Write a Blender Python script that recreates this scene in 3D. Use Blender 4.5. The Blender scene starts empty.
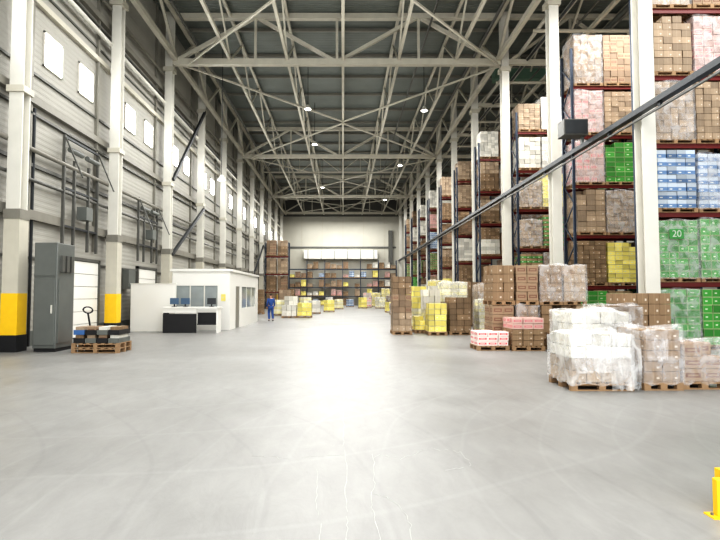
import bpy, math, random
from mathutils import Vector, Matrix
random.seed(7)
scene=bpy.context.scene
COL=scene.collection
F=520.0; VX=343.0; VY=295.0; CH=1.7
def X(px,d): return (px-VX)/F*d
# ---------------------------------------------------------------- materials
def newmat(name):
    m=bpy.data.materials.new(name); m.use_nodes=True
    nt=m.node_tree; b=nt.nodes['Principled BSDF']; return m,nt,b
def N(nt,t,**k):
    n=nt.nodes.new(t)
    for a,v in k.items(): setattr(n,a,v)
    return n
def rgb(c): return (c[0],c[1],c[2],1)
def mat(name,c,rough=.5,metal=0,var=.15,scale=3,bump=0,ribs=None,spec=.5):
    m,nt,b=newmat(name)
    b.inputs['Roughness'].default_value=rough; b.inputs['Metallic'].default_value=metal
    b.inputs['Specular IOR Level'].default_value=spec
    tc=N(nt,'ShaderNodeTexCoord'); no=N(nt,'ShaderNodeTexNoise'); no.inputs['Scale'].default_value=scale; no.inputs['Detail'].default_value=5
    nt.links.new(tc.outputs['Object'],no.inputs['Vector'])
    mx=N(nt,'ShaderNodeMix',data_type='RGBA')
    mx.inputs[6].default_value=rgb([max(0,v*(1-var)) for v in c]); mx.inputs[7].default_value=rgb([min(1,v*(1+var)) for v in c])
    nt.links.new(no.outputs['Fac'],mx.inputs[0]); nt.links.new(mx.outputs[2],b.inputs['Base Color'])
    if ribs:
        axis,per,dist=ribs
        w=N(nt,'ShaderNodeTexWave',wave_type='BANDS',bands_direction=axis,wave_profile='SIN'); w.inputs['Scale'].default_value=per
        nt.links.new(tc.outputs['Object'],w.inputs['Vector'])
        r=N(nt,'ShaderNodeValToRGB'); r.color_ramp.elements[0].position=.35; r.color_ramp.elements[1].position=.6
        nt.links.new(w.outputs['Fac'],r.inputs[0])
        bp=N(nt,'ShaderNodeBump'); bp.inputs['Distance'].default_value=dist; bp.inputs['Strength'].default_value=1
        nt.links.new(r.outputs[0],bp.inputs['Height']); nt.links.new(bp.outputs[0],b.inputs['Normal'])
    elif bump:
        bp=N(nt,'ShaderNodeBump'); bp.inputs['Distance'].default_value=bump
        nt.links.new(no.outputs['Fac'],bp.inputs['Height']); nt.links.new(bp.outputs[0],b.inputs['Normal'])
    return m
def emis(name,c,s):
    m,nt,b=newmat(name); b.inputs['Emission Color'].default_value=rgb(c); b.inputs['Emission Strength'].default_value=s
    b.inputs['Base Color'].default_value=rgb(c)
    return m
def carton(name,base,accent,tape,style=0):
    m,nt,b=newmat(name); b.inputs['Roughness'].default_value=.6
    uv=N(nt,'ShaderNodeUVMap'); sp=N(nt,'ShaderNodeSeparateXYZ'); nt.links.new(uv.outputs[0],sp.inputs[0])
    geo=N(nt,'ShaderNodeNewGeometry')
    def band(sock,lo,hi):
        a=N(nt,'ShaderNodeMath',operation='GREATER_THAN'); a.inputs[1].default_value=lo; nt.links.new(sock,a.inputs[0])
        c=N(nt,'ShaderNodeMath',operation='LESS_THAN'); c.inputs[1].default_value=hi; nt.links.new(sock,c.inputs[0])
        return mul(a.outputs[0],c.outputs[0])
    def mul(a,c):
        d=N(nt,'ShaderNodeMath',operation='MULTIPLY'); nt.links.new(a,d.inputs[0])
        if isinstance(c,float): d.inputs[1].default_value=c
        else: nt.links.new(c,d.inputs[1])
        return d.outputs[0]
    def over(fac,col,prev):
        mx=N(nt,'ShaderNodeMix',data_type='RGBA'); nt.links.new(fac,mx.inputs[0])
        if isinstance(prev,tuple): mx.inputs[6].default_value=prev
        else: nt.links.new(prev,mx.inputs[6])
        mx.inputs[7].default_value=rgb(col); return mx.outputs[2]
    U,V=sp.outputs[0],sp.outputs[1]
    rnd=geo.outputs['Random Per Island']
    rsel=N(nt,'ShaderNodeMath',operation='GREATER_THAN'); rsel.inputs[1].default_value=.5; nt.links.new(rnd,rsel.inputs[0])
    cur=rgb(base)
    if style==1: cur=over(mul(mul(band(V,.3,.68),band(U,.12,.88)),rsel.outputs[0]),accent,cur); cur=over(mul(band(V,.42,.55),band(U,.25,.75)),base,cur)
    if style==2: cur=over(band(V,0.04,.5),accent,cur); cur=over(mul(band(V,.2,.32),band(U,.2,.5)),(.7,.68,.62),cur)
    if style==3: cur=over(mul(band(V,.06,.94),band(U,.03,.97)),accent,cur); cur=over(mul(mul(band(V,.42,.58),band(U,.25,.5)),rsel.outputs[0]),(.6,.65,.5),cur)
    if style==0: cur=over(band(U,.48,.52),tape,cur); cur=over(mul(mul(band(V,.3,.5),band(U,.68,.84)),rsel.outputs[0]),(.55,.48,.4),cur)
    hsv=N(nt,'ShaderNodeHueSaturation'); mr=N(nt,'ShaderNodeMapRange'); mr.inputs[3].default_value=.7; mr.inputs[4].default_value=1.25
    nt.links.new(rnd,mr.inputs[0]); nt.links.new(mr.outputs[0],hsv.inputs['Value'])
    nt.links.new(cur,hsv.inputs['Color']); nt.links.new(hsv.outputs[0],b.inputs['Base Color'])
    return m
M={}
M['wall']=mat('wall_panel_paint',(.38,.37,.335),.55,0,.12,.8,ribs=('Z',1.6,.006))
M['wallflat']=mat('wall_plaster',(.55,.535,.47),.6,0,.1,.5)
M['deck']=mat('roof_deck_metal',(.19,.21,.195),.4,.25,.25,.6,ribs=('Y',1.4,.08))
M['steel']=mat('cream_painted_steel',(.53,.505,.43),.4,.0,.14,2)
M['steelw']=mat('white_painted_steel',(.65,.635,.58),.4,.0,.1,2)
M['steeld']=mat('dark_steel',(.06,.065,.07),.4,.5,.2,3)
M['steelm']=mat('mid_grey_steel',(.13,.13,.12),.4,.3,.2,3)
M['warm']=mat('warm_grey_steel',(.24,.23,.20),.4,.1,.15,3)
M['grey']=mat('grey_sheet_metal',(.17,.18,.17),.4,.3,.15,2)
M['yellow']=mat('yellow_safety_paint',(.85,.55,.02),.45,0,.1,4)
M['black']=mat('black_paint',(.02,.02,.022),.5,0,.2,4)
M['white']=mat('white_panel',(.76,.75,.71),.4,0,.04,1)
M['glass']=mat('office_glass',(.34,.37,.37),.08,.1,.25,1.5)
M['wood']=mat('pallet_wood',(.32,.21,.12),.75,0,.3,6,.01)
M['rackb']=mat('rack_upright_blue',(.04,.055,.085),.4,.3,.15,3)
M['rackr']=mat('rack_beam_red',(.16,.022,.02),.4,.0,.15,3)
M['blue']=mat('blue_workwear',(.03,.08,.25),.8,0,.15,20)
M['skin']=mat('skin',(.55,.32,.22),.55,0,.05,20)
M['hair']=mat('dark_hair',(.03,.02,.015),.7,0,.2,40)
M['shoe']=mat('black_leather',(.02,.02,.02),.5)
M['orange']=mat('orange_plastic',(.7,.22,.04),.45)
M['bluep']=mat('blue_plastic',(.06,.15,.34),.45)
M['screen']=mat('monitor_screen',(.08,.13,.2),.3)
M['lamp']=emis('lamp_glow',(1,.98,.93),8)
M['window']=emis('daylight_pane',(.95,.98,1),12)
M['green']=mat('green_duct_paint',(.16,.26,.2),.5)
M['signgreen']=mat('green_sign_paint',(.07,.29,.08),.5)
M['faint']=mat('faded_white_paint',(.55,.6,.52),.5)
M['crack']=mat('crack_filler',(.42,.42,.41),.6,0,.25,2)
M['c_brown']=carton('carton_brown',(.235,.16,.095),(.3,.2,.1),(.32,.23,.14),0)
M['c_tan']=carton('carton_tan',(.35,.265,.185),(.3,.2,.1),(.43,.34,.25),0)
M['c_redbr']=carton('carton_brown_dark_print',(.29,.205,.135),(.19,.10,.065),(.5,.4,.2),1)
M['c_pink']=carton('carton_pink_print',(.50,.35,.31),(.50,.16,.18),(.5,.4,.2),1)
M['c_green']=carton('carton_green_print',(.36,.48,.24),(.06,.29,.05),(.5,.4,.2),3)
M['c_grbr']=carton('carton_green_brown',(.32,.23,.14),(.08,.28,.07),(.5,.4,.2),2)
M['c_blue']=carton('carton_blue_print',(.47,.52,.58),(.13,.22,.38),(.5,.4,.2),2)
M['c_yellow']=carton('carton_yellow',(.74,.69,.38),(.76,.66,.18),(.5,.4,.2),3)
M['c_pale']=carton('carton_pale_yellow',(.72,.69,.54),(.74,.69,.38),(.6,.55,.4),2)
M['c_white']=carton('carton_white',(.64,.62,.56),(.7,.68,.6),(.58,.53,.44),0)
M['c_red']=carton('carton_red_white',(.72,.62,.58),(.58,.06,.08),(.5,.4,.2),1)
def film(name,lo,hi,col=(.9,.9,.92)):
    m=bpy.data.materials.new(name); m.use_nodes=True; nt=m.node_tree; nt.nodes.clear()
    o=N(nt,'ShaderNodeOutputMaterial'); tr=N(nt,'ShaderNodeBsdfTransparent'); p=N(nt,'ShaderNodeBsdfPrincipled')
    p.inputs['Base Color'].default_value=rgb(col); p.inputs['Roughness'].default_value=.22
    tc=N(nt,'ShaderNodeTexCoord'); no=N(nt,'ShaderNodeTexNoise'); no.inputs['Scale'].default_value=3.2; no.inputs['Detail'].default_value=4; no.inputs['Roughness'].default_value=.5; no.inputs['Distortion'].default_value=.8
    mp=N(nt,'ShaderNodeMapping'); mp.inputs['Scale'].default_value=(1.3,1.3,1.0); mp.inputs['Rotation'].default_value=(.3,.5,0)
    nt.links.new(tc.outputs['Object'],mp.inputs[0]); nt.links.new(mp.outputs[0],no.inputs['Vector'])
    r=N(nt,'ShaderNodeMapRange'); r.inputs[1].default_value=.38; r.inputs[2].default_value=.68; r.inputs[3].default_value=lo; r.inputs[4].default_value=hi
    nt.links.new(no.outputs['Fac'],r.inputs[0])
    bp=N(nt,'ShaderNodeBump'); bp.inputs['Distance'].default_value=.03; nt.links.new(no.outputs['Fac'],bp.inputs['Height']); nt.links.new(bp.outputs[0],p.inputs['Normal'])
    mx=N(nt,'ShaderNodeMixShader'); nt.links.new(r.outputs[0],mx.inputs[0]); nt.links.new(tr.outputs[0],mx.inputs[1]); nt.links.new(p.outputs[0],mx.inputs[2]); nt.links.new(mx.outputs[0],o.inputs[0])
    return m
M['film']=film('stretch_film',.10,.38); M['filmw']=film('white_stretch_film',.15,.5,(.93,.93,.93))
def floormat():
    m,nt,b=newmat('polished_concrete')
    tc=N(nt,'ShaderNodeTexCoord')
    n1=N(nt,'ShaderNodeTexNoise'); n1.inputs['Scale'].default_value=.28; n1.inputs['Detail'].default_value=9; n1.inputs['Roughness'].default_value=.62
    mp=N(nt,'ShaderNodeMapping'); mp.inputs['Scale'].default_value=(1.2,.5,1); mp.inputs['Rotation'].default_value=(0,0,.15)
    nt.links.new(tc.outputs['Object'],n1.inputs['Vector']); nt.links.new(tc.outputs['Object'],mp.inputs[0])
    n2=N(nt,'ShaderNodeTexNoise'); n2.inputs['Scale'].default_value=3; n2.inputs['Detail'].default_value=9; n2.inputs['Roughness'].default_value=.7; n2.inputs['Distortion'].default_value=.4; nt.links.new(mp.outputs[0],n2.inputs['Vector'])
    a=N(nt,'ShaderNodeMix',data_type='RGBA'); a.inputs[6].default_value=(.16,.157,.15,1); a.inputs[7].default_value=(.35,.347,.337,1)
    nt.links.new(n1.outputs['Fac'],a.inputs[0])
    r=N(nt,'ShaderNodeMapRange'); r.inputs[1].default_value=.35; r.inputs[2].default_value=.68; r.inputs[3].default_value=.91; r.inputs[4].default_value=1.06
    nt.links.new(n2.outputs['Fac'],r.inputs[0])
    h=N(nt,'ShaderNodeHueSaturation'); nt.links.new(r.outputs[0],h.inputs['Value']); nt.links.new(a.outputs[2],h.inputs['Color'])
    prev=h.outputs[0]
    for (lx,ly,sc,ds,col,amt) in ((-7,-5,.35,3.5,(.45,.45,.45),.06),(9,-3,.28,5,(.08,.08,.08),.08),(4,-14,.22,4,(.45,.45,.45),.07)):
        wv=N(nt,'ShaderNodeTexWave',wave_type='RINGS',rings_direction='Z'); wv.inputs['Scale'].default_value=sc; wv.inputs['Distortion'].default_value=ds; wv.inputs['Detail'].default_value=2; wv.inputs['Detail Scale'].default_value=.5
        mp2=N(nt,'ShaderNodeMapping'); mp2.inputs['Location'].default_value=(lx,ly,0); nt.links.new(tc.outputs['Object'],mp2.inputs[0]); nt.links.new(mp2.outputs[0],wv.inputs['Vector'])
        gt=N(nt,'ShaderNodeMapRange'); gt.inputs[1].default_value=.99; gt.inputs[2].default_value=1; gt.inputs[3].default_value=0; gt.inputs[4].default_value=amt; nt.links.new(wv.outputs['Fac'],gt.inputs[0])
        f2=N(nt,'ShaderNodeMix',data_type='RGBA'); nt.links.new(gt.outputs[0],f2.inputs[0]); nt.links.new(prev,f2.inputs[6]); f2.inputs[7].default_value=rgb(col); prev=f2.outputs[2]
    nt.links.new(prev,b.inputs['Base Color'])
    rr=N(nt,'ShaderNodeMapRange'); rr.inputs[1].default_value=.3; rr.inputs[2].default_value=.7; rr.inputs[3].default_value=.31; rr.inputs[4].default_value=.52; nt.links.new(n1.outputs['Fac'],rr.inputs[0]); nt.links.new(rr.outputs[0],b.inputs['Roughness'])
    b.inputs['Specular IOR Level'].default_value=.35
    bp=N(nt,'ShaderNodeBump'); bp.inputs['Distance'].default_value=.004; nt.links.new(n2.outputs['Fac'],bp.inputs['Height']); nt.links.new(bp.outputs[0],b.inputs['Normal'])
    return m
M['floor']=floormat()
# ---------------------------------------------------------------- mesh builder
class MB:
    def __init__(s): s.v=[];s.f=[];s.uv=[];s.m=[];s.mats=[]
    def mi(s,k):
        if k not in s.mats: s.mats.append(k)
        return s.mats.index(k)
    def hexa(s,pts,k):
        o=len(s.v); s.v+=[tuple(p) for p in pts]; mi=s.mi(k)
        for f in ((0,3,2,1),(4,5,6,7),(0,1,5,4),(1,2,6,5),(2,3,7,6),(3,0,4,7)):
            s.f.append([o+i for i in f]); s.uv+=[(0,0),(1,0),(1,1),(0,1)]; s.m.append(mi)
    def box(s,c,sz,k,rz=0,rx=0):
        hx,hy,hz=sz[0]/2,sz[1]/2,sz[2]/2
        R=Matrix.Rotation(rz,3,'Z')@Matrix.Rotation(rx,3,'X'); c=Vector(c)
        s.hexa([c+R@Vector(p) for p in ((-hx,-hy,-hz),(hx,-hy,-hz),(hx,hy,-hz),(-hx,hy,-hz),(-hx,-hy,hz),(hx,-hy,hz),(hx,hy,hz),(-hx,hy,hz))],k)
        return s
    def lo(s,a,b,k):
        return s.box([(a[i]+b[i])/2 for i in range(3)],[b[i]-a[i] for i in range(3)],k)
    def beam(s,p,q,w,h,k):
        p=Vector(p);q=Vector(q);d=(q-p).normalized()
        up=Vector((0,0,1)) if abs(d.z)<.95 else Vector((0,1,0))
        a=d.cross(up).normalized()*w/2; b=a.cross(d).normalized()*h/2
        s.hexa([p-a-b,p+a-b,q+a-b,q-a-b,p-a+b,p+a+b,q+a+b,q-a+b],k); return s
    def cyl(s,p,q,r,k,n=12,r2=None):
        p=Vector(p);q=Vector(q);d=(q-p).normalized(); r2=r if r2 is None else r2
        up=Vector((0,0,1)) if abs(d.z)<.95 else Vector((0,1,0))
        a=d.cross(up).normalized(); b=a.cross(d).normalized(); o=len(s.v); mi=s.mi(k)
        for c,rr in ((p,r),(q,r2)):
            for i in range(n):
                t=2*math.pi*i/n; s.v.append(tuple(c+a*rr*math.cos(t)+b*rr*math.sin(t)))
        for i in range(n):
            j=(i+1)%n; s.f.append([o+i,o+j,o+n+j,o+n+i]); s.uv+=[(0,0),(1,0),(1,1),(0,1)]; s.m.append(mi)
        for base in (list(range(o,o+n))[::-1],list(range(o+n,o+2*n))):
            s.f.append(base); s.uv+=[(.5,.5)]*n; s.m.append(mi)
        return s
    def mesh(s,name):
        me=bpy.data.meshes.new(name); me.from_pydata(s.v,[],s.f); uv=me.uv_layers.new(name='UVMap')
        flat=[c for t in s.uv for c in t]; uv.data.foreach_set('uv',flat)
        for k in s.mats: me.materials.append(M[k])
        me.polygons.foreach_set('material_index',s.m); me.update(); return me
def obj(name,data,parent=None,loc=(0,0,0),label=None,category=None,group=None,kind=None,rz=0):
    if isinstance(data,MB): data=data.mesh(name)
    o=bpy.data.objects.new(name,data); COL.objects.link(o); o.location=loc; o.rotation_euler=(0,0,rz)
    if data is None: o.empty_display_size=.3
    if parent: o.parent=parent
    if label:o['label']=label
    if category:o['category']=category
    if group:o['group']=group
    if kind:o['kind']=kind
    return o
def bevel(o,w=.02,seg=2):
    b=o.modifiers.new('bevel','BEVEL'); b.width=w; b.segments=seg; b.limit_method='ANGLE'; return o
# ---------------------------------------------------------------- shell
WL=-10.5; WR=24.0; YB=88.0; Y0=-6.0; ZR=18.0; H=15.1
def S(name,mb): return obj(name,mb,kind='structure')
S('floor',MB().lo((WL-.3,Y0,-.2),(WR+.3,YB+.3,0),'floor'))
S('ceiling',MB().lo((WL-.3,Y0,ZR),(WR+.3,YB+.3,ZR+.2),'deck'))
S('wall_left',MB().lo((WL-.3,Y0,0),(WL,YB,ZR),'wall'))
S('wall_right',MB().lo((WR,Y0,0),(WR+.3,YB,ZR),'wall'))
S('wall_back',MB().lo((WL-.3,YB,0),(WR+.3,YB+.3,ZR),'wallflat'))
CY=[15.8+6.8*k for k in range(-2,11)]
tn=1
for z,h,d,k in ((4.2,.32,.2,'warm'),(6.0,.12,.1,'steelm'),(8.1,.25,.2,'warm'),(7.75,.08,.12,'steelm'),(9.15,.08,.08,'steelm'),(11.6,.2,.16,'steel'),(12.2,.08,.06,'steelm'),(13.4,.28,.2,'warm'),(13.1,.08,.14,'steelm'),(2.9,.08,.06,'steelm'),(16.2,.25,.2,'warm')):
    S('trim_%d'%tn,MB().lo((WL,Y0,z),(WL+d,YB,z+h),k)); tn+=1
for y in CY:
    for a in (y+1.2,y+5.85):
        S('trim_%d'%tn,MB().lo((WL,a,3.5),(WL+.12,a+.12,ZR),'warm')); tn+=1
S('baseboard_left',MB().lo((WL,Y0,0),(WL+.06,YB,.5),'grey'))
wn=1
for yk in CY[1:]:
    for off in (2.6,5.0):
        y=yk+off
        if y>84: continue
        mb=MB(); mb.lo((WL,y-.55,9.75),(WL+.03,y+.55,10.9),'window')
        for a,b in (((y-.61),(y-.55)),((y+.55),(y+.61))): mb.lo((WL,a,9.69),(WL+.06,b,10.96),'steelw')
        mb.lo((WL,y-.61,9.69),(WL+.06,y+.61,9.75),'steelw'); mb.lo((WL,y-.61,10.9),(WL+.06,y+.61,10.96),'steelw')
        S('window_%d'%wn,mb); wn+=1
for x in (-7,-3.5,0,3.5,7):
    S('trim_%d'%tn,MB().lo((x-.05,YB-.05,7.5),(x+.05,YB,ZR),'steel')); tn+=1
S('trim_%d'%tn,MB().lo((WL,YB-.12,9.6),(9,YB,9.9),'steelm')); tn+=1
S('trim_%d'%tn,MB().lo((7.7,YB-.5,7),(8.4,YB,12.6),'steelm')); tn+=1
S('trim_%d'%tn,MB().lo((WL,YB-1.0,H-.2),(WR,YB-.9,ZR),'steelm')); tn+=1
def crack(pts,w,gap=0.0):
    global tn
    P=[]
    rnd=random.Random(int(pts[0][0]*7+pts[0][1]))
    for (a,b),(c,e) in zip(pts,pts[1:]):
        n=max(2,int(abs(e-b)/4+abs(c-a)/5))
        for i in range(n):
            t=i/n
            P.append((a+(c-a)*t+rnd.uniform(-1.6,1.6),b+(e-b)*t+rnd.uniform(-1,1)))
    P.append(pts[-1])
    W=[Vector((X(a,F*CH/(b-VY)),F*CH/(b-VY),.001)) for a,b in P]
    mb=MB()
    for p,q in zip(W,W[1:]):
        if (q-p).length>1e-4 and rnd.random()>=gap: mb.beam(p,q,w*rnd.uniform(.5,1.2),.002,'crack')
    S('trim_%d'%tn,mb); tn+=1
crack([(345,390),(344,440),(346,470),(347,540)],.004,.1)
crack([(372,452),(374,480),(370,500),(377,520),(380,545)],.0045)
crack([(372,490),(385,493),(400,503),(409,520),(412,545)],.004)
crack([(318,466),(316,500),(322,515),(317,545)],.0035,.1)
crack([(366,462),(378,452),(400,456),(430,446),(460,450),(470,462),(440,468)],.004,.25)
crack([(250,452),(290,456),(345,452)],.003,.35)
S('trim_%d'%tn,MB().lo((-.008,9,.0),(.008,87,.0015),'crack')); tn+=1
# ---------------------------------------------------------------- columns
def ibeam(w,d,t,z0,z1,k):
    mb=MB(); mb.lo((-w/2,-d/2,z0),(w/2,-d/2+t,z1),k); mb.lo((-w/2,d/2-t,z0),(w/2,d/2,z1),k); mb.lo((-t/2,-d/2+t,z0),(t/2,d/2-t,z1),k); return mb
shaftL=ibeam(.42,.40,.05,0,ZR,'steelw').mesh('shaft'); shaftR=ibeam(.42,.44,.05,0,ZR,'steelw').mesh('shaft')
capm=MB().lo((-.3,-.3,H-.6),(.3,.3,H-.35),'steel').mesh('bracket')
midm=MB().lo((-.27,-.27,7.9),(.27,.27,8.1),'steel').lo((-.25,-.25,4.0),(.26,.25,4.3),'warm').mesh('bracket')
ypm=MB().lo((-.25,-.24,.5),(.25,.24,1.75),'yellow').mesh('hazard_sleeve')
bkm=MB().lo((-.27,-.26,0),(.27,.26,.5),'black').mesh('base_guard')
wm=MB().lo((-.24,-.23,1.75),(.24,.23,4.0),'steel').mesh('lower_casing')
for i,y in enumerate(CY):
    e=obj('column',None,loc=(-9.98,y,0),label='white steel column with yellow and black guard at its base',category='column',group='columns on the windowed wall')
    for n,me in (('shaft',shaftL),('bracket',capm),('bracket',midm),('hazard_sleeve',ypm),('base_guard',bkm),('lower_casing',wm)): obj(n,me,e)
    e=obj('column',None,loc=(9.3,y,0),label='white painted steel column beside the pallet racks',category='column',group='columns along the racks')
    obj('shaft',shaftR,e); obj('bracket',capm,e); obj('base_plate',MB().lo((-.35,-.35,0),(.35,.35,.05),'steel'),e)
def truss(name,label,p0,p1,hz,npan,w,group,k='steel',posts=True):
    p0=Vector(p0);p1=Vector(p1); e=obj(name,None,loc=p0,label=label,category='roof truss',group=group); v=p1-p0; up=Vector((0,0,hz))
    obj('bottom_chord',MB().beam((0,0,0),v,w,w*1.1,k),e); obj('top_chord',MB().beam(up,v+up,w,w,k),e)
    for i in range(npan):
        a=v*(i/npan); b=v*((i+1)/npan)
        if i%2==0: obj('diagonal',MB().beam(a,b+up,w*.6,w*.6,k),e)
        else: obj('diagonal',MB().beam(a+up,b,w*.6,w*.6,k),e)
        if posts and i>0 : obj('post',MB().beam(a,a+up,w*.45,w*.45,k),e)
    return e
TY=[9.0,29.4,49.8,70.2]
for y in TY[1:]+[84.5]:
    truss('roof_truss','cream steel lattice truss spanning the hall between columns',(-9.76,y,H),(9.07,y,H),2.7,4,.32,'main roof trusses')
    truss('roof_truss','cream steel lattice truss over the rack area',(9.53,y,H),(24,y,H),2.7,4,.26,'main roof trusses')
for y in (22.6,36.2,43.0):
    truss('roof_truss','cream steel lattice truss over the rack area',(9.53,y,H),(24,y,H),2.6,6,.2,'rack area roof trusses')
for y in (60,77):
    truss('roof_truss','slim cream secondary roof truss',(-9.76,y,H+.9),(9.07,y,H+.9),1.8,8,.12,'secondary roof trusses')
for x in (-9.6,-6.5,-3.2,0.0,3.2,6.5,8.93):
    for a,b in zip(TY,TY[1:]+[87.0]):
        edge=abs(x)>8
        truss('lengthwise_truss','slim cream lattice girder running along the hall under the roof',(x,a,H+.15),(x,b,H+.15),2.5,6,.16 if not edge else .24,'lengthwise roof girders',posts=False)
for x in (12.6,15.8):
    truss('lengthwise_truss','slim cream lattice girder over the rack area',(x,9,H+.15),(x,49.8,H+.15),2.5,12,.17,'lengthwise roof girders',posts=False)
for x,z,r,k in ((10.2,15.6,.1,'steelw'),(10.6,15.2,.07,'steeld'),(11.4,16.2,.12,'steelw'),(12.0,15.5,.05,'steelm'),(13.8,15.4,.08,'steelm'),(14.6,16.4,.16,'grey'),(8.2,16.6,.08,'steelm'),(-8.6,16.4,.08,'steelm'),(5.0,17.2,.06,'steelm')):
    obj('ceiling_pipe',MB().cyl((x,6,z),(x,80,z),r,k),label='long pipe hung under the roof',category='pipe',group='pipes under the roof')
for y in (20.2,25.6,32.0,39.4,46.0):
    obj('ceiling_pipe',MB().cyl((9.6,y,15.0),(23.9,y,15.0),.09,'steel'),label='cross pipe hung under the roof over the racks',category='pipe',group='pipes under the roof')
for i in range(21):
    y=14.1+3.4*i
    obj('purlin',MB().lo((-9.7,y-.05,ZR-.2),(23.9,y+.05,ZR-.01),'warm'),label='thin grey steel purlin under the grey roof deck',category='purlin',group='roof purlins')
for (a,b) in ((9.2,29.3),(29.6,49.6),(50,70),(70.3,84.4)):
    for s in (-1,1):
        obj('roof_brace',MB().beam((-9.4*s,a,H-.02),(0,(a+b)/2,H-.02),.1,.1,'steel'),label='diagonal cream steel roof brace',category='brace',group='roof braces')
        obj('roof_brace',MB().beam((0,(a+b)/2,H-.14),(8.9*s,b,H-.14),.1,.1,'steel'),label='diagonal cream steel roof brace',category='brace',group='roof braces')
for p,q in (((-9.72,29.5,8.3),(-9.72,36.1,14.6)),((-9.72,29.5,4.0),(-9.72,36.1,7.7)),((-9.72,56.7,4.0),(-9.72,63.3,7.7))):
    obj('wall_brace',MB().beam(p,q,.14,.18,'steeld'),label='dark diagonal steel brace between wall columns',category='brace',group='wall braces')
YE=84
mb=MB(); mb.lo((8.86,2,7.15),(9.07,YE,7.19),'steeld'); mb.lo((8.86,2,7.19),(8.89,YE,7.32),'steeld'); mb.lo((9.04,2,7.19),(9.07,YE,7.32),'steeld')
for k in range(80): mb.lo((8.89,2+k,7.19),(9.04,2.08+k,7.22),'grey')
e=obj('cable_tray',None,label='dark steel cable tray fixed along the columns',category='cable tray'); obj('tray',mb,e)
for xx,zz in ((8.93,7.24),(8.99,7.25)): obj('cable',MB().cyl((xx,2,zz),(xx,YE,zz),.03,'black'),e)
obj('rail',MB().lo((8.93,2,6.98),(8.99,YE,7.04),'steelm'),e)
for k in range(28): obj('bracket',MB().lo((8.92,3.2+k*2.8,7.04),(9.0,3.3+k*2.8,7.15),'steeld'),e)
e=obj('control_box',None,loc=(8.65,19.2,7.85),label='dark grey control box mounted above the cable tray',category='control box')
bevel(obj('housing',MB().lo((-.5,-.3,-.25),(.4,.3,.35),'steelm'),e)); obj('mount',MB().lo((.25,-.05,-.55),(.35,.05,-.25),'grey'),e); obj('front_cover',MB().lo((-.45,-.33,-.2),(.35,-.3,.3),'steeld'),e)
e=obj('air_duct',None,loc=(0,0,0),label='green rectangular air duct below the roof over the racks',category='duct')
obj('duct_body',MB().lo((10.2,34.2,16.2),(20,35,16.9),'green'),e)
for x in (12,15,18): obj('hanger',MB().lo((x-.03,34.5,16.9),(x+.03,34.6,ZR),'steel'),e)
for x,z,r,k in ((-10.25,6.5,.08,'warm'),(-10.28,5.5,.06,'steelm'),(-10.22,12.7,.1,'steelw'),(-10.25,14.3,.08,'warm')):
    obj('wall_pipe',MB().cyl((x,Y0+1,z),(x,86,z),r,k),label='long thin pipe running along the windowed wall',category='pipe',group='wall pipes')
# ---------------------------------------------------------------- lamps
lampm_h=MB().cyl((0,0,0),(0,0,.28),.25,'steelw',20,.1).mesh('lamp_shade'); lampm_g=MB().cyl((0,0,-.02),(0,0,.0),.2,'lamp',20).mesh('lamp_glass')
def lamp(x,y,z,top=ZR-.01,label='round high-bay lamp hanging from the roof'):
    e=obj('ceiling_lamp',None,loc=(x,y,z),label=label,category='lamp',group='high-bay lamps')
    obj('lamp_shade',lampm_h,e); obj('lamp_glass',lampm_g,e); obj('hanger_rod',MB().cyl((0,0,.28),(0,0,top-z),.02,'steeld',6),e)
for x,y in ((-2.4,35),(5.6,35.3),(-2.4,43.4),(5.6,50.5),(-2.4,61),(5.6,69)): lamp(x,y,14.4)
lamp(-7.2,30.5,8.5,label='dome lamp on a long rod near the windowed wall')
def area(x,y,z,sx,sy,e,rot=(0,0,0),c=(1,.99,.965)):
    l=bpy.data.lights.new('lamp_and_fill','AREA'); l.shape='RECTANGLE'; l.size=sx; l.size_y=sy; l.energy=e; l.color=c
    o=bpy.data.objects.new('lamp_and_fill',l); COL.objects.link(o); o.location=(x,y,z); o.rotation_euler=rot; return o
for y in (2,10,18): area(0,y,14.3,15,2.5,900)
for y in (27,37): area(0,y,14.3,14,4,1300)
for y in (48,60,72,82): area(0,y,14.3,14,6,1350)
for y in (12,20,26,45,70): area(14,y,14.8,6,2,700)
for y in (20,42,64): area(0,y,13.6,14,14,190,(math.pi,0,0))  # added upward fill to brighten the roof deck, no fixtures here
area(0,-5.5,7,18,10,1500,(math.radians(90),0,0))  # added frontal fill at the open end, unseen behind the camera
w=bpy.data.worlds.new('World'); scene.world=w; w.use_nodes=True; w.node_tree.nodes['Background'].inputs[0].default_value=(.93,.97,1,1); w.node_tree.nodes['Background'].inputs[1].default_value=1.1
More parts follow.
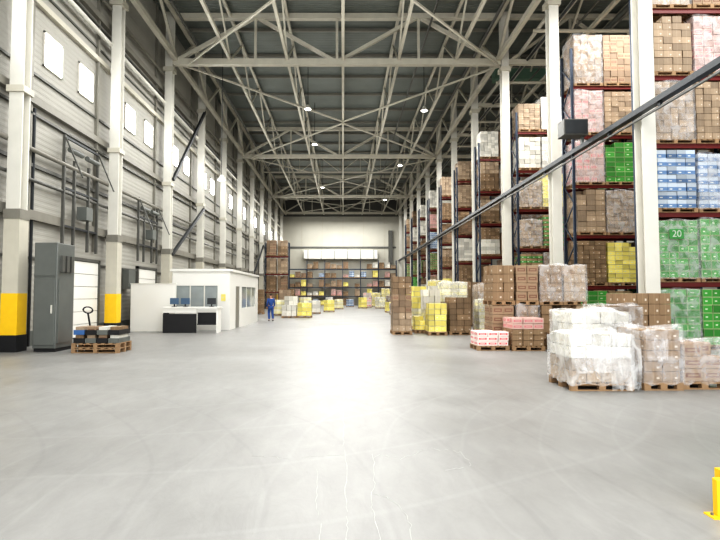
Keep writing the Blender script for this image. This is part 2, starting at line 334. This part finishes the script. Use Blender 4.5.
# ---------------------------------------------------------------- pallets / loads
def pallet_mesh(w,d):
    mb=MB()
    n=7
    for i in range(n):
        x=-w/2+ (w-.1)*i/(n-1); mb.lo((x,-d/2,.122),(x+.1,d/2,.144),'wood')
    for yy in (-d/2,-.05,d/2-.1):
        mb.lo((-w/2,yy,.1),(w/2,yy+.1,.122),'wood'); mb.lo((-w/2,yy,0),(w/2,yy+.1,.022),'wood')
        for xx in (-w/2,-.06,w/2-.12): mb.lo((xx,yy,.022),(xx+.12,yy+.1,.1),'wood')
    return mb.mesh('pallet')
_pm={}
def pmesh(w,d):
    k=(round(w,2),round(d,2))
    if k not in _pm:_pm[k]=pallet_mesh(*k)
    return _pm[k]
_sm={}
def stack_mesh(w,d,h,nx,ny,nz,kinds,seed):
    key=(round(w,2),round(d,2),round(h,2),nx,ny,nz,tuple(kinds),seed)
    if key in _sm: return _sm[key]
    rnd=random.Random(seed*7+3); mb=MB(); bx,by,bz=w/nx,d/ny,h/nz
    for k in range(nz):
        kk=kinds[k*len(kinds)//nz]
        for i in range(nx):
            for j in range(ny):
                if 0<j<ny-1 and 0<i<nx-1 and k<nz-1: continue
                if k==nz-1 and rnd.random()<.1: continue
                mb.box((-w/2+bx*(i+.5)+rnd.uniform(-.01,.01),-d/2+by*(j+.5)+rnd.uniform(-.012,.012),.145+bz*(k+.5)),(bx-.014,by-.014,bz-.01),kk,rnd.uniform(-.02,.02))
    _sm[key]=mb.mesh('carton_stack'); return _sm[key]
def film_mesh(w,d,h,k,seed,messy=.01):
    import bmesh
    rnd=random.Random(seed); bm=bmesh.new()
    nx,nz=18,16; rings=[]; per=[]
    for side in range(4):
        for i in range(nx):
            t=i/nx
            per.append([(-w/2+w*t,-d/2),(w/2,-d/2+d*t),(w/2-w*t,d/2),(-w/2,d/2-d*t)][side])
    ph=[rnd.uniform(0,6.28) for _ in range(6)]
    top=[messy*(4*math.sin(i/len(per)*6.28*2+ph[3])+3*math.sin(i/len(per)*6.28*5+ph[4])) for i in range(len(per))]
    z0=.09
    for j in range(nz+1):
        z=z0+(h-z0)*j/nz; ring=[]
        for i,(x,y) in enumerate(per):
            a=i/len(per)*2*math.pi
            s=1.0+messy*(math.sin(19*a+ph[0]+j*.25)*.6+math.sin(31*a+ph[1]-j*.3)*.5+rnd.uniform(-.3,.3))
            if j<=1: s*=1+messy*(1.6-.8*j)*abs(math.sin(5*a+ph[2]))
            ring.append(bm.verts.new((x*s,y*s,z+.02+top[i]*(j/nz)**3+(messy*2*math.sin(9*a+ph[5]) if j==0 else 0))))
        rings.append(ring)
    n=len(per)
    for j in range(nz):
        for i in range(n): bm.faces.new((rings[j][i],rings[j][(i+1)%n],rings[j+1][(i+1)%n],rings[j+1][i]))
    prev=rings[-1]
    for f in (.8,.5,.2):
        ring=[bm.verts.new((v.co.x*f,v.co.y*f,.02+h+top[i]*f+rnd.uniform(0,messy*2))) for i,v in enumerate(rings[-1])]
        for i in range(n): bm.faces.new((prev[i],prev[(i+1)%n],ring[(i+1)%n],ring[i]))
        prev=ring
    bm.faces.new(prev)
    me=bpy.data.meshes.new('stretch_wrap'); bm.to_mesh(me); bm.free(); me.materials.append(M[k])
    for p in me.polygons: p.use_smooth=True
    return me
def drape_mesh(w,h,seed,k='filmw'):
    rnd=random.Random(seed); nx,nz=40,20; vs=[];fs=[]
    for j in range(nz+1):
        t=j/nz
        for i in range(nx+1):
            u=i/nx; fold=.03*math.sin(u*13+seed+t*2)+.012*math.sin(u*25-t*3)
            rag=(1-t)**3*(.03*math.sin(u*11+seed)+.02*math.sin(u*21))
            vs.append(((u-.5)*w*(1+.12*math.sin(t*3)),-.03-abs(fold)-.06*(1-t)**2,.02+abs(rag)+h*t+.05*math.sin(u*7+seed)*t))
    for j in range(nz):
        for i in range(nx):
            a=j*(nx+1)+i; fs.append((a,a+1,a+nx+2,a+nx+1))
    me=bpy.data.meshes.new('loose_film'); me.from_pydata(vs,[],fs); me.materials.append(M[k])
    for p in me.polygons: p.use_smooth=True
    return me
CN={'c_brown':'brown cartons','c_tan':'tan cartons','c_redbr':'printed brown cartons','c_pink':'pink printed cartons','c_green':'green and white cartons','c_grbr':'brown and green cartons','c_blue':'blue and white cartons','c_yellow':'yellow cartons','c_white':'white cartons','c_red':'red and white cases','c_pale':'pale yellow cartons'}
_wm={}
def load(x,y,z,w,d,h,nx,ny,nz,kinds,seed=0,wrap=None,where='on the floor',group=None,indiv=False,messy=.01,rz=0):
    lab=('wrapped ' if wrap else '')+'pallet of '+CN[kinds[0]]+' '+where
    e=obj('pallet_load',None,loc=(x,y+d/2,z),label=lab,category='pallet load',group=group,rz=rz)
    obj('pallet',pmesh(w,d),e)
    H2=h-.145
    if indiv:
        rnd=random.Random(seed); bx,by,bz=(w-.04)/nx,(d-.04)/ny,H2/nz; cache={}
        for k in range(nz):
            kk=kinds[k*len(kinds)//nz]
            for i in range(nx):
                for j in range(ny):
                    if 0<j<ny-1 and 0<i<nx-1 and k<nz-1: continue
                    if k==nz-1 and rnd.random()<.12: continue
                    if kk not in cache: cache[kk]=MB().lo((-bx/2+.006,-by/2+.006,0),(bx/2-.006,by/2-.006,bz-.007),kk).mesh('carton')
                    c=obj('carton',cache[kk],e,(-(w-.04)/2+bx*(i+.5)+rnd.uniform(-.01,.01),-(d-.04)/2+by*(j+.5)+rnd.uniform(-.012,.012),.145+bz*k),rz=rnd.uniform(-.03,.03))
                    bevel(c,.006,1)
    else:
        c=obj('carton_stack',stack_mesh(w-.04,d-.04,H2,nx,ny,nz,kinds,seed),e,kind='stuff')
    if wrap:
        wk=(round(w,2),round(d,2),round(h,2),wrap,seed%3,messy)
        if wk not in _wm: _wm[wk]=film_mesh(w+.03,d+.03,h-.01,wrap,seed+5,messy)
        obj('stretch_wrap',_wm[wk],e,label='crumpled clear plastic stretch film')
    return e
# ---------------------------------------------------------------- racks
ZL=[2.1,4.3,6.5,8.7,10.9]
def rack(x0,y0,nb,bw,dep,top,levels,label,group='pallet racks',bk='rackr'):
    e=obj('pallet_rack',None,loc=(x0,y0,0),label=label,category='pallet rack',group=group)
    mb=MB()
    for yy in (0,dep-.1): mb.lo((-.05,yy,0),(.05,yy+.1,top),'rackb')
    z=.3;s=0
    while z<top-.9:
        a,b=(.05,dep-.05) if s%2==0 else (dep-.05,.05); mb.beam((0,a,z),(0,b,z+.9),.04,.05,'rackb'); z+=.9; s+=1
    mb.lo((-.09,-.03,0),(.09,.14,.02),'rackb'); mb.lo((-.09,dep-.14,0),(.09,dep+.03,.02),'rackb')
    um=mb.mesh('upright_frame')
    for i in range(nb+1): obj('upright_frame',um,e,(i*bw,0,0))
    bm=MB().lo((.05,0,-.14),(bw-.05,.06,0),bk).mesh('crossbeam')
    for i in range(nb):
        for z in levels:
            obj('crossbeam',bm,e,(i*bw,.02,z)); obj('crossbeam',bm,e,(i*bw,dep-.08,z))
    return e
schemes=[['c_brown'],['c_tan'],['c_redbr'],['c_pink'],['c_green'],['c_grbr'],['c_blue'],['c_yellow','c_tan'],['c_white'],['c_brown','c_tan'],['c_redbr','c_brown'],['c_white','c_brown']]
weights=[3,3,2,1,1.0,1.5,.5,1,2.4,2.5,2,2]
plan={
0:{0:['c_green','c_green','c_white','c_brown'],2.1:['c_green','c_green','c_brown','c_green'],4.3:['c_blue','c_blue','c_tan','c_blue'],6.5:['c_tan','c_tan','c_brown','c_brown'],8.7:['c_tan','c_pink','c_brown','c_pink'],10.9:['c_tan','c_redbr','c_tan','c_brown']},
1:{0:['c_green','c_grbr','c_green','c_brown'],2.1:['c_brown','c_yellow','c_brown','c_tan'],4.3:['c_tan','c_tan','c_tan','c_brown'],6.5:['c_pink','c_green','c_brown','c_green'],8.7:['c_pink','c_tan','c_tan','c_brown'],10.9:['c_brown','c_redbr','c_brown','c_brown']},
2:{0:['c_brown','c_green','c_tan','c_brown'],2.1:['c_grbr','c_redbr','c_brown','c_tan'],4.3:['c_tan','c_grbr','c_tan','c_brown'],6.5:['c_tan','c_yellow','c_brown','c_green'],8.7:['c_white','c_white','c_tan','c_brown'],10.9:['c_tan','c_white','c_tan','c_tan']}}
rows=[16.3,22.5,28.9]+[34.75+6.8*k for k in range(7)]
dims=[(4,3,7),(4,3,8),(3,3,8),(4,3,9),(5,3,9),(4,3,11)]
for r,y in enumerate(rows):
    x0=9.85 if r==0 else (10.1 if r<2 else (9.8 if r==2 else 9.2)); nb=2 if r<4 else 1
    top=12.6 if r<2 else 12.0
    rack(x0,y,nb,2.7,1.08,top,ZL,'tall pallet rack with dark uprights and red crossbeams')
    for z in [0]+ZL:
        for i in range(nb*2):
            if r in plan: kinds=[plan[r][z][i]] if z in plan[r] else None
            else: kinds=random.choices(schemes,weights)[0]
            if kinds is None: continue
            if r>2 and random.random()<.05: continue
            nx,ny,nz=random.choice(dims); w=1.26
            hh=random.choice([1.6,1.88,1.98]) if r>1 else random.choice([1.88,1.95,2.0])
            if r<2 and z==10.9: hh=2.3
            load(x0+.06+.65+ (i//2)*2.7+(i%2)*1.3,y-.03,z,w,1.12,hh,nx,ny,nz,kinds,seed=(r*5+i)%4,wrap='film' if random.random()<.5 and r<4 else None,where='stored in the pallet rack',group='loads in the racks',messy=.007)
rack(-9.6,64,1,2.9,1.1,8.2,ZL[:3],'pallet rack with brown loads against the windowed wall')
for y in (64,):
    for z in [0]+ZL[:3]:
        for i in range(2): load(-9.6+.75+i*1.38,y-.03,z,1.2,1.16,1.95,3,3,5,random.choice([['c_brown'],['c_tan'],['c_redbr'],['c_brown','c_tan']]),seed=i,where='stored in the pallet rack',group='loads in the racks')
rack(-8.9,85.4,6,2.95,1.1,7.4,[1.5,3.0,4.5,6.0],'wide dark pallet rack in front of the end wall',bk='rackb')
for z in (0,1.5,3.0,4.5,6.0):
    for i in range(18):
        if random.random()<.2: continue
        kk=random.choice([['c_brown'],['c_tan'],['c_blue'],['c_redbr'],['c_brown'],['c_white'],['c_pink'],['c_tan'],['c_yellow']])
        load(-8.9+.5+(i//3)*2.95+(i%3)*.95,85.37,z,.86,1.16,random.choice([.6,.8,1.05,1.2]),2,2,3,kk,seed=i%3,where='in the end rack',group='loads in the end rack')
e=obj('ventilation_duct',None,loc=(.6,87,0),label='long white ventilation duct on the end wall',category='duct')
bevel(obj('duct_body',MB().lo((-7.2,-.3,7.7),(5.2,.9,9.2),'white'),e),.1)
for i in range(6): obj('joint_flange',MB().lo((-6.5+i*2.2,-.36,7.64),(-6.4+i*2.2,.9,9.26),'grey'),e)
# ---------------------------------------------------------------- floor loads right
G='pallet loads standing on the floor'
e=load(4.6,9.3,0,1.12,1.0,1.0,4,3,4,['c_tan','c_white'],1,'filmw','heaped with loose film',G,messy=.012)
obj('loose_film',drape_mesh(.5,1.12,3),e,(.38,-.5,0),label='white film hanging in folds down to the floor')
obj('loose_film',drape_mesh(.6,.7,5),e,(-.2,-.5,.3),label='white film hanging in folds')
e=load(5.25,10.6,0,1.2,1.1,1.36,4,3,5,['c_tan','c_white'],2,'filmw','under loose film',G,messy=.014)
e=load(5.72,9.35,0,.70,1.0,1.08,2,3,5,['c_brown'],3,'film','beside the white wrapped load',G,indiv=True,messy=.014)
obj('loose_film',drape_mesh(.35,.6,9,'film'),e,(-.15,-.5,.5),label='thin film trailing over the cartons')
load(6.52,9.45,0,.80,1.0,.82,2,3,3,['c_redbr'],4,'film','low and half unpacked',G,indiv=True,messy=.018)
load(7.4,12.6,0,1.15,1.0,1.75,4,3,6,['c_redbr','c_brown'],5,None,'near the rack',G,indiv=True)
load(6.45,12.0,0,.9,1.0,1.45,3,3,5,['c_brown'],6,'film','behind the wrapped loads',G)
load(8.3,14.2,0,1.1,1.0,1.2,3,3,4,['c_brown'],6,None,'near the rack',G)
load(4.6,16.0,0,1.0,.9,.58,3,2,3,['c_red'],7,None,'low stack',G,indiv=True)
load(5.65,15.9,0,1.0,1.0,1.0,3,3,5,['c_brown','c_pink'],8,None,'mixed with pink cases',G,indiv=True)
load(6.8,15.9,0,.95,.95,.55,2,2,2,['c_brown'],8,None,'low stack beside a column',G,indiv=True)
for i in range(4):
    x=5.3+i*.8
    load(x,17.2,0,.76,1.1,1.36,2,3,4,[['c_redbr'],['c_brown'],['c_brown'],['c_tan']][i],9+i,'film' if i==1 else None,'in a two-high block',G,indiv=True,rz=.02*(i-1))
    load(x,17.2,1.37,.76,1.1,1.32,2,3,4,[['c_brown'],['c_redbr'],['c_brown'],['c_tan']][i],13+i,'film' if i>=2 else None,'in the upper tier',G,indiv=True,rz=-.02*(i-1))
load(2.55,22.4,0,.86,1.1,2.5,3,3,9,['c_tan','c_redbr','c_brown'],20,None,'tall single tower',G)
load(3.42,23.2,0,.5,.8,.75,2,2,3,['c_yellow'],21,None,'small low stack',G)
load(4.0,22.0,0,.8,1.0,1.35,3,3,5,['c_yellow'],21,None,'stacked squarely',G)
load(4.0,23.4,0,.8,1.0,1.95,3,3,6,['c_pale','c_white'],21,None,'behind the yellow load',G)
load(5.0,22.2,0,.95,1.1,1.6,3,3,6,['c_brown'],22,None,'medium stack',G)
load(5.2,24.2,0,1.2,1.1,2.3,3,3,7,['c_brown','c_pale'],22,'film','tall stack',G)
load(6.4,22.4,0,1.1,1.0,1.5,3,3,5,['c_pale'],23,'film','medium stack',G)
load(6.75,24,0,1.0,1.1,2.2,3,3,6,['c_tan'],23,'film','tall stack',G)
load(3.9,26,0,.9,1.2,1.6,3,3,5,['c_pale','c_yellow'],24,None,'half height stack',G)
load(5.3,28,0,1.1,1.2,2.2,3,3,7,['c_pale','c_yellow','c_white'],25,None,'tall stack',G)
load(4.2,29.5,0,1.1,1.2,2.2,3,3,7,['c_brown','c_yellow'],25,None,'tall stack',G)
load(7.1,28,0,1.1,1.2,2.4,3,3,6,['c_brown'],26,None,'tall stack',G)
load(8.3,27.6,0,1.0,1.1,2.4,3,3,6,['c_tan'],26,'film','tall stack',G)
cols=[['c_yellow'],['c_pale'],['c_brown'],['c_tan'],['c_white','c_yellow'],['c_redbr'],['c_white'],['c_brown']]
for y in (32.4,36.5,40,45,51,58,66,74):
    for i in range(3):
        if random.random()<.05: continue
        hh=random.choice([1.2,1.6,2.2,2.6]) if i else random.choice([1.0,1.4,2.0]); load(4.7+i*1.35+random.uniform(-.05,.05),y+random.uniform(-.5,.5),0,1.2,1.0,hh,3,3,max(3,int(hh*3)),random.choice(cols),i,random.choice([None,'film']),'waiting along the hall',G)
load(7.6,20.4,0,1.1,1,1.9,3,3,6,['c_brown'],31,None,'near the rack',G)
for x,y,h,k in ((-4.0,38.5,.95,'c_white'),(-2.9,39,1.1,'c_yellow'),(-4.2,42,1.6,'c_white'),(-5.3,43,1.3,'c_pale'),(-2.6,47,1.2,'c_white'),(-1.4,52,1.2,'c_yellow'),(-3.6,50,1.5,'c_pale'),(-5.6,50,2.2,'c_tan'),(-6.2,60,2.4,'c_brown'),(-4.5,60,1.4,'c_yellow'),(-.5,62,1.2,'c_pale'),(2.5,66,1.4,'c_yellow'),(3.3,70,2,'c_red'),(-7.6,46,2.2,'c_brown'),(1,74,1.1,'c_blue'),(-2,76,1.4,'c_white')):
    load(x,y,0,1.1,1.0,h,3,3,max(2,int(h*3)),[k],2,None,'on the far hall floor',G)
# ---------------------------------------------------------------- left things
for k,y in enumerate((20.85,27.6,41.2,48)):
    mb=MB()
    for s in range(6): mb.lo((WL+.02,y-1.2,.05+s*.5),(WL+.1,y+1.2,.05+s*.5+.48),'white')
    for a in (y-1.32,y+1.2): mb.lo((WL,a,0),(WL+.14,a+.12,3.15),'steelm')
    mb.lo((WL,y-1.32,3.05),(WL+.14,y+1.32,3.17),'steelm')
    S('door_%d'%(k+1),mb)
for y,hh in ((20.2,4.2),(27.2,3.2)):
    e=obj('door_lift_frame',None,loc=(-10.3,y,3.4),label='grey steel lift rails and shaft above a dock door',category='door mechanism',group='dock door mechanisms')
    for dy in (-1.3,-.55,.55,1.3): obj('rail',MB().lo((0,dy-.04,0),(.1,dy+.04,hh if abs(dy)>1 else hh-.8),'steelm'),e)
    for z in (.8,2.2,hh-.1): obj('crossbar',MB().lo((.02,-1.3,z),(.09,1.3,z+.08),'steeld'),e)
    for s in (-1,1): obj('strut',MB().beam((.1,1.3*s,hh-.1),(.75,1.3*s,hh-1.6),.05,.05,'steelm'),e); obj('spring',MB().cyl((.15,.2*s,hh-.5),(.15,1.1*s,hh-.5),.1,'grey'),e)
    obj('motor',MB().lo((.02,-.25,1.2),(.4,.25,1.7),'grey'),e)
e=obj('equipment_cabinet',None,loc=(-8.92,15.6,0),label='tall narrow grey sheet-metal electrical enclosure beside a column',category='cabinet')
bevel(obj('body',MB().lo((-.36,0,.1),(.34,1.0,3.28),'grey'),e),.02)
obj('plinth',MB().lo((-.33,.04,0),(.31,.96,.1),'black'),e)
dd=bevel(obj('door',MB().lo((-.32,-.03,.2),(.30,0,2.2),'grey'),e),.01); obj('handle',MB().lo((.2,-.07,1.15),(.23,-.03,1.4),'steelw'),dd)
obj('upper_panel',MB().lo((-.32,-.03,2.28),(.30,0,3.2),'grey'),e)
obj('side_door',MB().lo((.34,.08,.25),(.36,.92,2.2),'grey'),e)
for i in range(3): obj('indicator_box',MB().lo((.34,.15+i*.26,2.4),(.42,.3+i*.26,2.9),'steelm'),e)
for y in (17.0,17.3,23.8,30.6): obj('conduit',MB().cyl((WL+.08,y,.0),(WL+.08,y,8),.05,'steeld',8),label='vertical dark conduit on the wall',category='pipe',group='wall conduits')
obj('wall_box',MB().lo((WL+.1,24.5,2.0),(WL+.4,25.3,2.9),'grey'),label='grey electrical box on the wall',category='electrical box')
e=obj('crate_pallet',None,loc=(-7.25,15.3,0),label='wooden pallet stacked with dark crates and small brown cartons',category='pallet load')
obj('pallet',pmesh(1.4,.9),e,(0,.45,0)); obj('pallet',pmesh(1.4,.9),e,(0,.45,.145))
for i in range(4):
    for j in range(2):
        k=['black','bluep','grey','black','black','grey','grey','black'][i*2+j]; mb=MB(); cx=-.51+i*.34; z=.29+j*.24
        mb.lo((cx-.16,.05,z),(cx+.16,.85,z+.02),k)
        for a,b in (((cx-.16,.05),(cx+.16,.08)),((cx-.16,.82),(cx+.16,.85)),((cx-.16,.08),(cx-.13,.82)),((cx+.13,.08),(cx+.16,.82))): mb.lo((a[0],a[1],z+.02),(b[0],b[1],z+.14),k)
        obj('crate',mb,e)
        obj('crate_contents',MB().lo((cx-.12,.1,z+.02),(cx+.12,.8,z+.23),['c_brown','c_tan','c_redbr','c_white'][(i+j)%4]),e)
e=obj('pallet_jack',None,loc=(-8.0,16.6,0),label='hand pallet jack with black handle and orange body',category='pallet jack')
obj('body',MB().lo((-.15,-.1,.1),(.15,.15,.5),'orange').lo((-.27,.1,.06),(-.1,1.2,.13),'orange').lo((.1,.1,.06),(.27,1.2,.13),'orange'),e)
obj('handle_shaft',MB().beam((0,0,.5),(0,-.25,1.15),.04,.04,'black'),e)
hb=MB()
for k in range(10):
    a=math.pi*2*k/10;b=math.pi*2*(k+1)/10
    hb.beam((.15*math.cos(a),-.25-.03*math.sin(a),1.23+.1*math.sin(a)),(.15*math.cos(b),-.25-.03*math.sin(b),1.23+.1*math.sin(b)),.035,.035,'black')
obj('handle_loop',hb,e)
for s in (-.12,.12): obj('wheel',MB().cyl((s-.03,0,.09),(s+.03,0,.09),.09,'black',16),e)
# ---------------------------------------------------------------- office
ox0,ox1,oy0,oy1,oz=-8.3,-5.5,25.3,33.6,2.85
e=obj('office_cabin',None,label='white panelled office cabin with windows and grey door',category='office cabin')
def wallpanel(mb): return obj('wall_panel',mb,e)
t=.1
mb=MB(); mb.lo((ox0,oy0,0),(ox1,oy0+t,1.05),'white'); mb.lo((ox0,oy0,2.15),(ox1,oy0+t,oz),'white'); mb.lo((ox0,oy0,1.05),(ox0+.15,oy0+t,2.15),'white'); mb.lo((ox1-.6,oy0,1.05),(ox1,oy0+t,2.15),'white'); wallpanel(mb)
mb=MB(); mb.lo((ox1-t,oy0+t,0),(ox1,oy0+1.4,oz),'white'); mb.lo((ox1-t,oy0+1.4,2.15),(ox1,oy1,oz),'white'); mb.lo((ox1-t,oy0+2.4,0),(ox1,oy0+3,2.15),'white'); mb.lo((ox1-t,oy0+3,0),(ox1,oy1,1),'white'); mb.lo((ox1-t,oy1-.8,1),(ox1,oy1,2.15),'white'); wallpanel(mb)
wallpanel(MB().lo((ox0,oy1-t,0),(ox1-t,oy1,oz),'white')); wallpanel(MB().lo((ox0,oy0+t,0),(ox0+t,oy1-t,oz),'white'))
obj('roof',MB().lo((ox0-.08,oy0-.08,oz),(ox1+.08,oy1+.08,oz+.12),'white'),e)
obj('door',MB().lo((ox1-t+.02,oy0+1.4,0),(ox1-.02,oy0+2.4,2.15),'warm'),e)
for i in range(3):
    a=ox0+.15+i*.69; g=MB().lo((a,oy0+.04,1.05),(a+.69,oy0+.06,2.15),'glass'); g.lo((a,oy0+.01,1.05),(a+.05,oy0+.08,2.15),'steelw'); obj('window_pane',g,e)
for i in range(3):
    a=oy0+3+i*1.5; g=MB().lo((ox1-.06,a,1.0),(ox1-.04,a+1.5,2.15),'glass'); g.lo((ox1-.08,a,1.0),(ox1-.01,a+.05,2.15),'steelw'); obj('window_pane',g,e)
obj('notice',MB().lo((ox1-.42,oy0-.02,1.4),(ox1-.2,oy0-.001,1.75),'c_yellow'),e)
e=obj('partition_wall',None,loc=(-9.05,24.4,0),label='white free-standing partition panel beside the office cabin',category='partition')
obj('panel',MB().lo((-.9,0,0),(1.2,.08,2.2),'white'),e); obj('top_rail',MB().lo((-.92,-.02,2.2),(1.22,.1,2.25),'steelw'),e); obj('return_panel',MB().lo((-.9,.08,0),(-.82,3,2.2),'white'),e)
e=obj('counter_desk',None,loc=(-6.9,23.4,0),label='black fronted counter desk with white end panel',category='desk')
obj('worktop',MB().lo((-1.25,0,1.1),(1.3,.8,1.16),'white'),e); obj('front_panel',MB().lo((-1.2,.05,0),(.3,.1,.85),'black'),e); obj('front_panel',MB().lo((-1.2,.05,.9),(.3,.1,1.1),'white'),e)
obj('side_panel',MB().lo((-1.2,.1,0),(-1.15,.75,1.1),'black'),e); obj('side_panel',MB().lo((1.2,.05,0),(1.26,.75,1.1),'white'),e); obj('lower_shelf',MB().lo((.3,.2,.35),(1.2,.7,.4),'black'),e); obj('front_panel',MB().lo((.3,.3,.4),(1.2,.35,.9),'black'),e)
for x,k in ((-7.7,'screen'),(-7.2,'screen'),(-6.0,'steeld')):
    e=obj('monitor',None,loc=(x,23.8,1.16),label='small computer monitor on the counter desk',category='monitor',group='monitors on the counter')
    obj('screen',MB().lo((-.2,-.02,.12),(.2,.02,.4),k),e); obj('stand',MB().lo((-.03,-.02,.02),(.03,.02,.12),'black').lo((-.1,-.08,0),(.1,.08,.02),'black'),e)
# ---------------------------------------------------------------- yellow guard
e=obj('corner_guard',None,loc=(2.9,4.08,0),label='yellow steel corner guard bolted to the concrete floor',category='guard rail')
bevel(obj('post',MB().lo((-.04,-.03,.01),(.5,.03,.29),'yellow'),e),.01); obj('return_plate',MB().lo((.14,.03,.01),(.2,.25,.29),'yellow'),e)
obj('base_plate',MB().lo((-.09,-.06,0),(.55,.06,.012),'yellow'),e)
for p in ((-.065,0),(.2,-.045)): obj('bolt',MB().cyl((p[0],p[1],.012),(p[0],p[1],.03),.012,'grey',6),e)
e=obj('aisle_sign',None,loc=(10.4,16.15,3.6),label='green aisle number sign reading 20 on the rack',category='sign')
obj('plate',MB().lo((-.22,-.02,-.15),(.22,0,.15),'signgreen'),e)
tc=bpy.data.curves.new('sign_text','FONT'); tc.body='20'; tc.size=.3; tc.extrude=.004; tc.align_x='CENTER'; tc.align_y='CENTER'
to=bpy.data.objects.new('sign_text_source',tc); COL.objects.link(to); bpy.context.view_layer.update()
tm=bpy.data.meshes.new_from_object(to.evaluated_get(bpy.context.evaluated_depsgraph_get())); bpy.data.objects.remove(to); tm.materials.clear(); tm.materials.append(M['faint'])
to=obj('sign_text',tm,e,(0,-.026,0)); to.rotation_euler=(math.pi/2,0,0)
# ---------------------------------------------------------------- person
def skin(name,chains,matk,parent,sub=2,**kw):
    vs=[];es=[];rs=[];roots=[]
    names={}
    for ch in chains:
        prev=None
        for it in ch:
            if isinstance(it,str): idx=names[it]
            else:
                nm,p,r=it; vs.append(p); rs.append(r); idx=len(vs)-1
                if nm: names[nm]=idx
                if prev is None: roots.append(idx)
            if prev is not None: es.append((prev,idx))
            prev=idx
    me=bpy.data.meshes.new(name); me.from_pydata(vs,es,[]); o=obj(name,me,parent,**kw)
    md=o.modifiers.new('skin','SKIN'); md.use_smooth_shade=True
    sv=me.skin_vertices[0].data
    for i,r in enumerate(rs): sv[i].radius=(r,r) if not isinstance(r,tuple) else r; sv[i].use_root=(i in roots)
    s=o.modifiers.new('sub','SUBSURF'); s.levels=sub; s.render_levels=sub
    me.materials.append(M[matk]); return o
pe=obj('person',None,loc=(X(271,34),34,0),label='person in blue work jacket and trousers walking through the hall',category='person',rz=math.radians(200))
legs=[[('pel',(0,0,.96),.12),('hL',(.09,0,.9),.085),('kL',(.11,-.10,.5),.055),('aL',(.11,.02,.10),.038),('tL',(.12,-.13,.04),.035)],
      ['pel',('hR',(-.09,0,.9),.085),('kR',(-.11,.02,.5),.055),('aR',(-.11,.18,.12),.038),('tR',(-.12,.05,.04),.035)]]
tor=[['pel',('w',(0,0,1.12),.115),('ch',(0,.0,1.34),.135),('nk',(0,0,1.49),.055),('h1',(0,-.01,1.57),.075),('h2',(0,-.01,1.66),.09),('h3',(0,0,1.74),.06)]]
def arm(s,bend): return [['ch',('s%d'%s,(.18*s,0,1.42),.062),('e%d'%s,(.24*s,.02+bend*.1,1.14),.042),('w%d'%s,(.24*s,-.10-bend*.1,.92),.028),('p%d'%s,(.24*s,-.13-bend*.1,.85),.034)]]
ch=legs+tor+arm(1,.3)+arm(-1,-.5)
for s,b in ((1,.3),(-1,-.5)):
    for i,(dy,l) in enumerate(((-.03,.07),(-.01,.08),(.01,.075),(.03,.06))):
        y=-.13-b*.1+dy; ch.append([(None,(.24*s,y,.84),.009),(None,(.24*s-.005*s,y-.005,.84-l*.55),.0085),(None,(.24*s-.02*s,y-.008,.84-l),.007)])
    y=-.16-b*.1; ch.append([(None,(.24*s,y,.88),.01),(None,(.23*s,y-.03,.85),.009),(None,(.22*s,y-.035,.82),.008)])
ch.append([(None,(0,-.085,1.66),.012),(None,(0,-.115,1.635),.014)])
for s in (1,-1): ch.append([(None,(.088*s,0,1.67),.012),(None,(.098*s,.01,1.63),.01)])
skin('body',ch,'skin',pe)
skin('jacket',[[('a',(0,0,.93),.155),('b',(0,0,1.12),.15),('c',(0,0,1.35),.165),('d',(0,0,1.48),.07)],['c',('s1',(.19,0,1.42),.08),('e1',(.245,.05,1.14),.062),('w1',(.245,-.12,.94),.05)],['c',('s2',(-.19,0,1.42),.08),('e2',(-.245,-.03,1.14),.062),('w2',(-.245,-.06,.94),.05)]],'blue',pe)
skin('trousers',[[('a',(0,0,.96),.15),('h1',(.09,0,.9),.11),('k1',(.11,-.10,.5),.085),('f1',(.11,.02,.12),.07)],['a',('h2',(-.09,0,.9),.11),('k2',(-.11,.02,.5),.085),('f2',(-.11,.18,.14),.07)]],'blue',pe)
skin('shoe',[[(None,(.11,.03,.06),.055),(None,(.12,-.14,.045),.045)]],'shoe',pe); skin('shoe',[[(None,(-.11,.19,.07),.055),(None,(-.12,.04,.045),.045)]],'shoe',pe)
skin('hair',[[(None,(0,.035,1.64),.075),(None,(0,.025,1.71),.085),(None,(0,.0,1.765),.06)]],'hair',pe)
for s in (1,-1): obj('eye',MB().cyl((.033*s,-.097,1.665),(.033*s,-.09,1.665),.012,'black',8),pe)
# ---------------------------------------------------------------- camera
cam=bpy.data.cameras.new('camera'); cam.lens=26; cam.sensor_width=36; cam.clip_end=300; cam.shift_x=17/720
co=bpy.data.objects.new('camera',cam); COL.objects.link(co); co.location=(0,0,CH)
co.rotation_euler=(math.radians(90)+math.atan(25/F),0,0); scene.camera=co
scene.view_settings.view_transform='Standard'; scene.view_settings.exposure=0.16
try: scene.view_settings.look='High Contrast'
except Exception as ex: print('look',ex)
